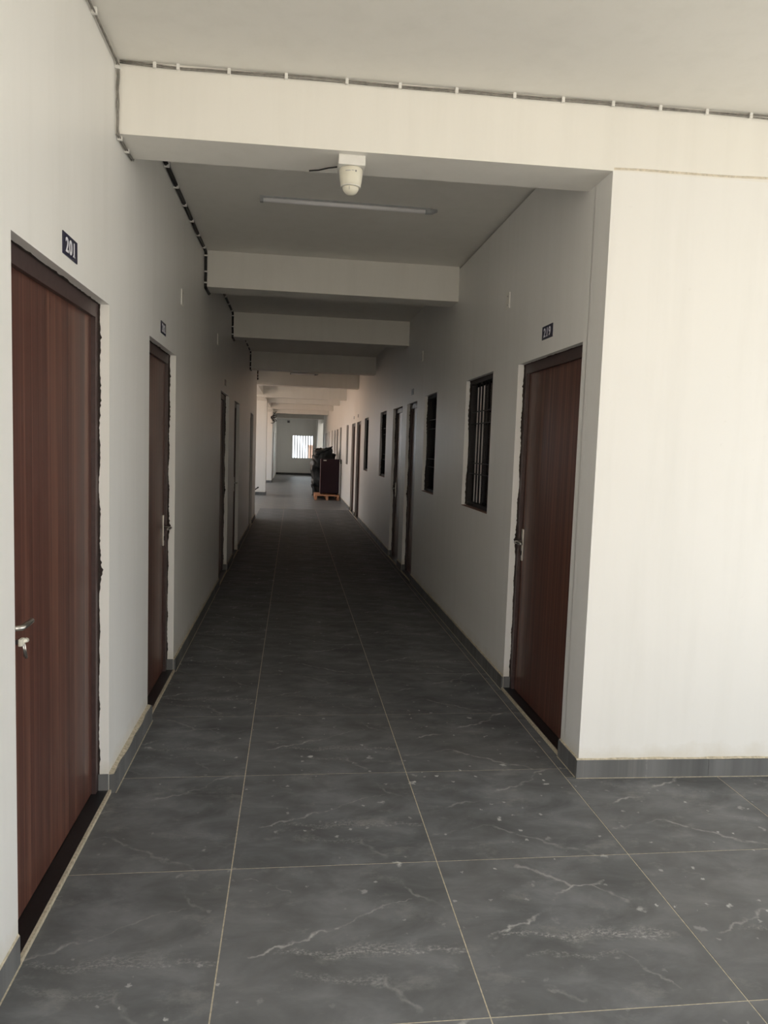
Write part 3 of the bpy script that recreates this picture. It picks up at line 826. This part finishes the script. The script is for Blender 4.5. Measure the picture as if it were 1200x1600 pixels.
# ------------------------------------------------------------------ tube lights
def tube_light(x0, x1_, y, z, label, hang=True):
    t = empty('tube_light', ((x0 + x1_) / 2, y, z)); tag(t, label, 'light')
    MB().box((x0, y - 0.018, z - 0.012), (x1_ - 0.05, y + 0.018, z)).build('base', M_GREY, t)
    pts = [(x0 + 0.004, y, z - 0.020), (x1_ - 0.075, y, z - 0.020)]
    MB().tube(pts, 0.016, 14).build('diffuser', M_TUBE, t)
    MB().cbox((x0 - 0.012, y - 0.020, z - 0.038), (x0 + 0.010, y + 0.020, z), 0.003).build('end_cap', M_GREY, t)
    MB().tube([(x1_ - 0.080, y, z - 0.020), (x1_ - 0.035, y, z - 0.019), (x1_ + 0.004, y, z - 0.012)], [0.0195, 0.0185, 0.010], 12).build('end_cap', M_GREY, t)
    for q in (0.3, 0.75):
        xx = x0 + (x1_ - x0) * q
        MB().box((xx - 0.008, y - 0.020, z - 0.010), (xx + 0.008, y + 0.020, z - 0.0005)).build('clip', M_GREY, t)
tube_light(-0.05, 1.15, 2.445, 3.29, 'white tube light on the ceiling behind the first beam')
tube_light(0.10, 0.72, 14.145, 3.255, 'short tube light glinting under the dark fifth beam')

# ------------------------------------------------------------------ small camera under the first beam
sc = empty('security_camera', (0.437, 0.825, ZB)); tag(sc, 'small white domed camera on a square box under the first beam', 'camera')
cx, cy = 0.437, 0.825
MB().cbox((cx - 0.062, cy - 0.062, ZB - 0.045), (cx + 0.062, cy + 0.062, ZB), 0.004).build('junction_box', M_WHITE, sc)
hs = MB().lathe([(0.0525, -0.045), (0.0550, -0.050), (0.0545, -0.062), (0.0505, -0.100), (0.0460, -0.126), (0.041, -0.128)], (cx, cy, ZB), 28).build('housing', M_CREAM, sc)
prof = [(0.038 * math.cos(a), -0.127 - 0.034 * math.sin(a)) for a in [k * math.pi / 2 / 9 for k in range(9)]] + [(0.002, -0.161)]
dm = MB().lathe(prof, (cx, cy, ZB), 24).build('dome', M_CREAM, sc)
MB().lathe([(0.0462, -0.1245), (0.0472, -0.126), (0.0462, -0.1275)], (cx, cy, ZB), 28).build('ring', M_WHITE, hs)
def arc_patch(a0, a1, za, zb, r0, r1):
    mb = MB(); n_ = 6
    for k in range(n_):
        p = []
        for (a, z, r) in ((a0 + (a1 - a0) * k / n_, za, r0), (a0 + (a1 - a0) * (k + 1) / n_, za, r0), (a0 + (a1 - a0) * (k + 1) / n_, zb, r1), (a0 + (a1 - a0) * k / n_, zb, r1)):
            p.append((cx + r * math.sin(a), cy - r * math.cos(a), ZB + z))
        mb.quad(*p)
    return mb
arc_patch(0.30, 0.42, -0.071, -0.063, 0.0542, 0.0552).build('label_mark', M_LABEL, hs)
arc_patch(-0.55, -0.10, -0.069, -0.066, 0.0545, 0.0549).build('label_mark', M_GREY, hs)
arc_patch(-0.02, 0.22, -0.067, -0.0648, 0.0547, 0.0550).build('label_mark', M_GREY, hs)
arc_patch(-0.25, -0.20, -0.146, -0.132, 0.0345, 0.0390).build('lens_slot', M_LABEL, dm)
wr = tag(own(MB().tube([(0.245, 0.99, ZB - 0.006), (0.29, 0.97, ZB - 0.007), (0.335, 0.935, ZB - 0.006), (0.378, 0.90, ZB - 0.010)], 0.0035, 6), 'camera_wire', M_CABLE_B, (0.245, 0.99, ZB - 0.006)), 'short black wire leading to the small domed camera', 'wire')

# ------------------------------------------------------------------ cables with clips
def cable(name, label, lines, mat, clips, base, clip_w=0.012):
    c = empty(name, base); tag(c, label, 'cable')
    for pts, r in lines: MB().tube(pts, r, 7).build('strand', mat, c)
    for (p, ax) in clips:
        h = clip_w
        MB().cbox((p[0] - h * ax[0], p[1] - h * ax[1], p[2] - h * ax[2]), (p[0] + h * ax[0], p[1] + h * ax[1], p[2] + h * ax[2]), 0.002).build('clip', M_WHITE, c)
    return c
def wob(a, b, n, amp, seed, fix=()):
    a, b = Vector(a), Vector(b); out = []
    for k in range(n + 1):
        t = k / n; p = a.lerp(b, t)
        e = amp * math.sin(math.pi * t) ** 0.5 if amp else 0
        d = Vector((noise.noise(Vector((t * 4 + seed, 1, 0))), noise.noise(Vector((t * 4 + seed, 7, 0))), noise.noise(Vector((t * 4 + seed, 13, 0))))) * e
        for f in fix: d[f] = 0
        out.append(tuple(p + d))
    return out
cxl = XL + 0.008
yb1 = y1(XL)
# along the left wall / ceiling corner up to the first beam, down its face and under it
for_lines = []
for q, (ox, oz) in enumerate(((0.0, 0.0), (0.009, -0.004))):
    run = wob((cxl + ox, YLB + 0.02, ZC - 0.010 - q * 0.008), (cxl + ox, yb1 - 0.012, ZC - 0.014 - q * 0.008), 24, 0.006, q * 5.0, (0,))
    dn = wob((cxl + ox, yb1 - 0.010, ZC - 0.03), (cxl + ox * 0.5 + 0.001, yb1 - 0.010, ZB + 0.02), 12, 0.008, 20 + q * 3, (1,))
    un = wob((cxl + ox, yb1 - 0.008, ZB - 0.008), (cxl + ox, yb1 + 0.285, ZB - 0.008), 8, 0.004, 40 + q, (0,))
    for_lines.append((run + dn + un + [(cxl + ox, yb1 + 0.293, ZB + 0.01)], 0.0034))
cl = [((cxl + 0.004, yy, ZC - 0.014), (0.9, 0.7, 1.0)) for yy in (-0.9, -0.45, -0.05, 0.36)]
cl += [((cxl + 0.004, yb1 - 0.010, z), (0.9, 0.8, 0.6)) for z in (ZC - 0.035,)]
cl += [((cxl + 0.004, y, ZB - 0.008), (0.9, 0.6, 0.8)) for y in (yb1 + 0.03, yb1 + 0.17)]
cable('cable', 'grey twin cable clipped along the left wall and down the first beam', for_lines, M_CABLE_G, cl, (XL, 0, ZC))
# along the top of the first beam towards the right
lines = []
for q in range(2):
    pts = []
    for k in range(60):
        x = XL + 0.02 + (5.4) * k / 59
        amp = 0.005 + (0.010 if k < 4 else 0)
        pts.append((x, y1(x) - 0.007, ZC - 0.008 - q * 0.009 + amp * noise.noise(Vector((x * 2.2, q * 3.0, 0)))))
    lines.append((pts, 0.0034))
cl = [((x, y1(x) - 0.007, ZC - 0.012), (0.6, 0.7, 1.0)) for x in (-0.44, -0.34, -0.12, 0.13, 0.40, 0.64, 0.90, 1.17, 1.40, 1.64, 1.87, 2.10, 2.32, 2.55, 2.8)]
cable('cable', 'grey cable clipped along the top of the first beam', lines, M_CABLE_G, cl, (0.5, Y1, ZC))
# black bundle through the corridor bays
def bay(ya, yb, zb_next, ztop, depth, label, nclip=7):
    p = [(cxl + 0.004, ya, ztop - 0.018)] + wob((cxl + 0.004, ya + 0.02, ztop - 0.016), (cxl + 0.004, yb - 0.03, ztop - 0.016), 18, 0.006, ya, (0,))[1:]
    p += [(cxl + 0.004, yb - 0.014, ztop - 0.035)] + wob((cxl + 0.004, yb - 0.013, ztop - 0.06), (cxl + 0.004, yb - 0.013, zb_next + 0.01), 8, 0.006, ya + 3, (1,))[1:]
    p += [(cxl + 0.004, yb - 0.012, zb_next - 0.010), (cxl + 0.004, yb + 0.04, zb_next - 0.012), (cxl + 0.004, yb + depth, zb_next - 0.012), (cxl + 0.004, yb + depth + 0.012, zb_next + 0.02)]
    lines = [(p, 0.0095), ([(x + 0.010, y, z + 0.004) for x, y, z in p], 0.006)]
    cl = [((cxl + 0.008, ya + (yb - ya) * (k + 0.5) / nclip, ztop - 0.016), (1.3, 0.6, 1.3)) for k in range(nclip)]
    cl += [((cxl + 0.008, yb - 0.014, z), (1.3, 1.2, 0.5)) for z in (ztop - 0.05, (ztop + zb_next) / 2 - 0.03, zb_next + 0.03)]
    cable('cable', label, lines, M_CABLE_B, cl, (XL, ya, ztop))
bay(yb1 + 0.295, 3.965, 2.98, 3.29, 0.27, 'black cable clipped along the ceiling edge between first and second beams', 8)
bay(4.25, 6.83, ZB, ZC, 0.27, 'black cable along the ceiling edge between second and third beams', 6)
bay(7.12, 10.70, ZB, ZC, 0.28, 'black cable along the ceiling edge between third and fourth beams', 7)
bay(11.0, 13.40, 3.02, ZC, 0.03, 'black cable along the last bay before the left wall ends', 5)

# ------------------------------------------------------------------ far bay: cabinet on pallet, black bundle, pole, odds
pl = empty('wooden_pallet', (1.245, 19.9, 0)); tag(pl, 'raw wooden pallet under the maroon refrigerator', 'pallet')
for i, yy in enumerate((19.32, 19.56, 19.80, 20.04, 20.28)): MB().cbox((0.87, yy, 0.125), (1.61, yy + 0.14, 0.165), 0.004).build('deck_board', M_PALLET, pl)
for xx in (0.87, 1.21, 1.54):
    MB().cbox((xx, 19.32, 0.085), (xx + 0.07, 20.42, 0.125), 0.003).build('stringer', M_PALLET, pl)
    for yy in (19.32, 19.82, 20.32): MB().cbox((xx, yy, 0), (xx + 0.07, yy + 0.10, 0.085), 0.003).build('block', M_PALLET, pl)
fr = empty('refrigerator', (1.30, 19.65, 0.165)); tag(fr, 'dark maroon single door refrigerator standing on the wooden pallet', 'refrigerator')
MB().cbox((1.035, 19.43, 0.20), (1.59, 19.95, 1.235), 0.018).build('body', M_MAROON, fr)
dr_ = MB().cbox((1.030, 19.365, 0.215), (1.595, 19.428, 1.245), 0.020).build('door', M_MAROON, fr)
MB().cbox((1.022, 19.372, 0.22), (1.034, 19.428, 1.235), 0.004).build('edge_highlight', M_PINK, dr_)  # pinkish strip paints the highlight down the door's left edge
MB().cbox((1.11, 19.360, 1.185), (1.20, 19.367, 1.212), 0.002).build('badge', M_STEEL, dr_)
MB().cbox((1.040, 19.35, 0.62), (1.060, 19.368, 0.98), 0.004).build('handle', M_MAROON, dr_)
for xx in (1.07, 1.53):
    for yy in (19.47, 19.90): MB().lathe([(0.022, 0.0), (0.022, 0.03), (0.016, 0.04)], (xx, yy, 0.165), 12).build('foot', M_RUBBER, fr)

def lumpy(name, a, b, seed, mat, amp, taper=0.0):
    bm = bmesh.new(); bmesh.ops.create_cube(bm, size=1)
    bmesh.ops.subdivide_edges(bm, edges=bm.edges, cuts=9, use_grid_fill=True)
    for v in bm.verts:
        c = v.co.copy()
        r = c.normalized() * 0.5 * (max(abs(c.x), abs(c.y), abs(c.z)) / 0.5)
        c = c.lerp(r * 1.25, 0.22)
        p = Vector([(a[k] + b[k]) / 2 + c[k] * (b[k] - a[k]) for k in range(3)])
        nz = Vector((noise.noise(p * 3.1 + Vector((seed, 0, 0))), noise.noise(p * 3.1 + Vector((0, seed, 0))), noise.noise(p * 3.1 + Vector((0, 0, seed)))))
        nz += 0.5 * Vector((noise.noise(p * 9 + Vector((seed, 2, 0))), noise.noise(p * 9), noise.noise(p * 9 + Vector((0, 3, seed)))))
        p += nz * amp
        p.x = min(p.x, XR - 0.02); p.z = max(p.z, a[2])
        v.co = p
    mb = MB(); bm.verts.index_update(); mb.v = [tuple(v.co) for v in bm.verts]
    for f in bm.faces: mb.f.append(tuple(v.index for v in f.verts)); mb.sm.append(True)
    bm.free()
    return mb
bn = empty('wrapped_bundle', (1.15, 20.9, 0)); tag(bn, 'tall lumpy black plastic wrapped bundle behind the maroon refrigerator', 'bundle')
lumpy('wrap', (0.86, 20.50, 0.02), (1.50, 21.4, 1.36), 3.0, M_PLASTIC, 0.13).build('wrap', M_PLASTIC, bn)
lumpy('wrap', (0.80, 20.46, 0.35), (1.20, 21.1, 1.20), 8.0, M_PLASTIC, 0.10).build('side_fold', M_PLASTIC, bn)
lumpy('wrap', (0.90, 20.48, 1.15), (1.46, 21.2, 1.52), 5.0, M_PLASTIC, 0.10).build('top_fold', M_PLASTIC, bn)
MB().tube([(1.16, 20.52, 1.47), (1.28, 20.50, 1.53), (1.38, 20.49, 1.58), (1.43, 20.48, 1.63)], [0.05, 0.05, 0.035, 0.008], 8).build('corner_flap', M_PLASTIC, bn)

po = empty('leaning_pole', (1.640, 19.25, 0)); tag(po, 'thin dark pole with a black head leaning beside the refrigerator', 'pole')
MB().tube([(1.630, 19.25, 0.0), (1.634, 19.27, 1.12)], 0.010, 8).build('shaft', M_CABLE_G, po)
MB().cbox((1.612, 19.255, 1.11), (1.652, 19.285, 1.24), 0.006).build('head', M_RUBBER, po)

# dark bent handle by the end of the left wall
hd = empty('bent_handle', (-0.66, YLW + 0.12, 0)); tag(hd, 'dark bent handle poking past the end of the left wall', 'handle')
MB().tube([(-0.66, YLW + 0.12, 0.0), (-0.655, YLW + 0.12, 0.35), (-0.645, YLW + 0.12, 0.60), (-0.60, YLW + 0.12, 0.635), (-0.545, YLW + 0.12, 0.675)], 0.013, 8).build('rod', M_RUBBER, hd)
MB().tube([(-0.570, YLW + 0.12, 0.657), (-0.540, YLW + 0.12, 0.679)], 0.017, 8).build('grip', M_RUBBER, hd)

# tangle of dark wire hanging at the top of the far column
tw = empty('wire_tangle', (-0.70, 28.80, 2.85)); tag(tw, 'tangle of dark wire hanging at the top of the farther column', 'wire')
for q in range(3):
    r0 = random.Random(q); pts = []
    for k in range(22):
        a = k * 0.62
        pts.append((-0.72 + 0.05 * q + 0.07 * math.sin(a * 1.3 + q) + 0.03 * r0.random(), 28.79 - 0.03 * r0.random() - 0.01 * q, 2.92 - 0.016 * k + 0.09 * math.cos(a * (0.8 + 0.15 * q))))
    MB().tube(pts, 0.014, 6).build('loop', M_CABLE_B, tw)
wl = empty('wall_fixture', (-0.085, YEND, 2.90)); tag(wl, 'small dark fixture high on the far end wall', 'fixture')
MB().cbox((-0.16, YEND - 0.03, 2.84), (-0.01, YEND, 2.97), 0.006).build('back_box', M_GREY, wl)
MB().lathe([(0.05, 0), (0.055, 0.04), (0.035, 0.09)], (-0.085, YEND - 0.06, 2.84), 14).build('dome', M_LABEL, wl)
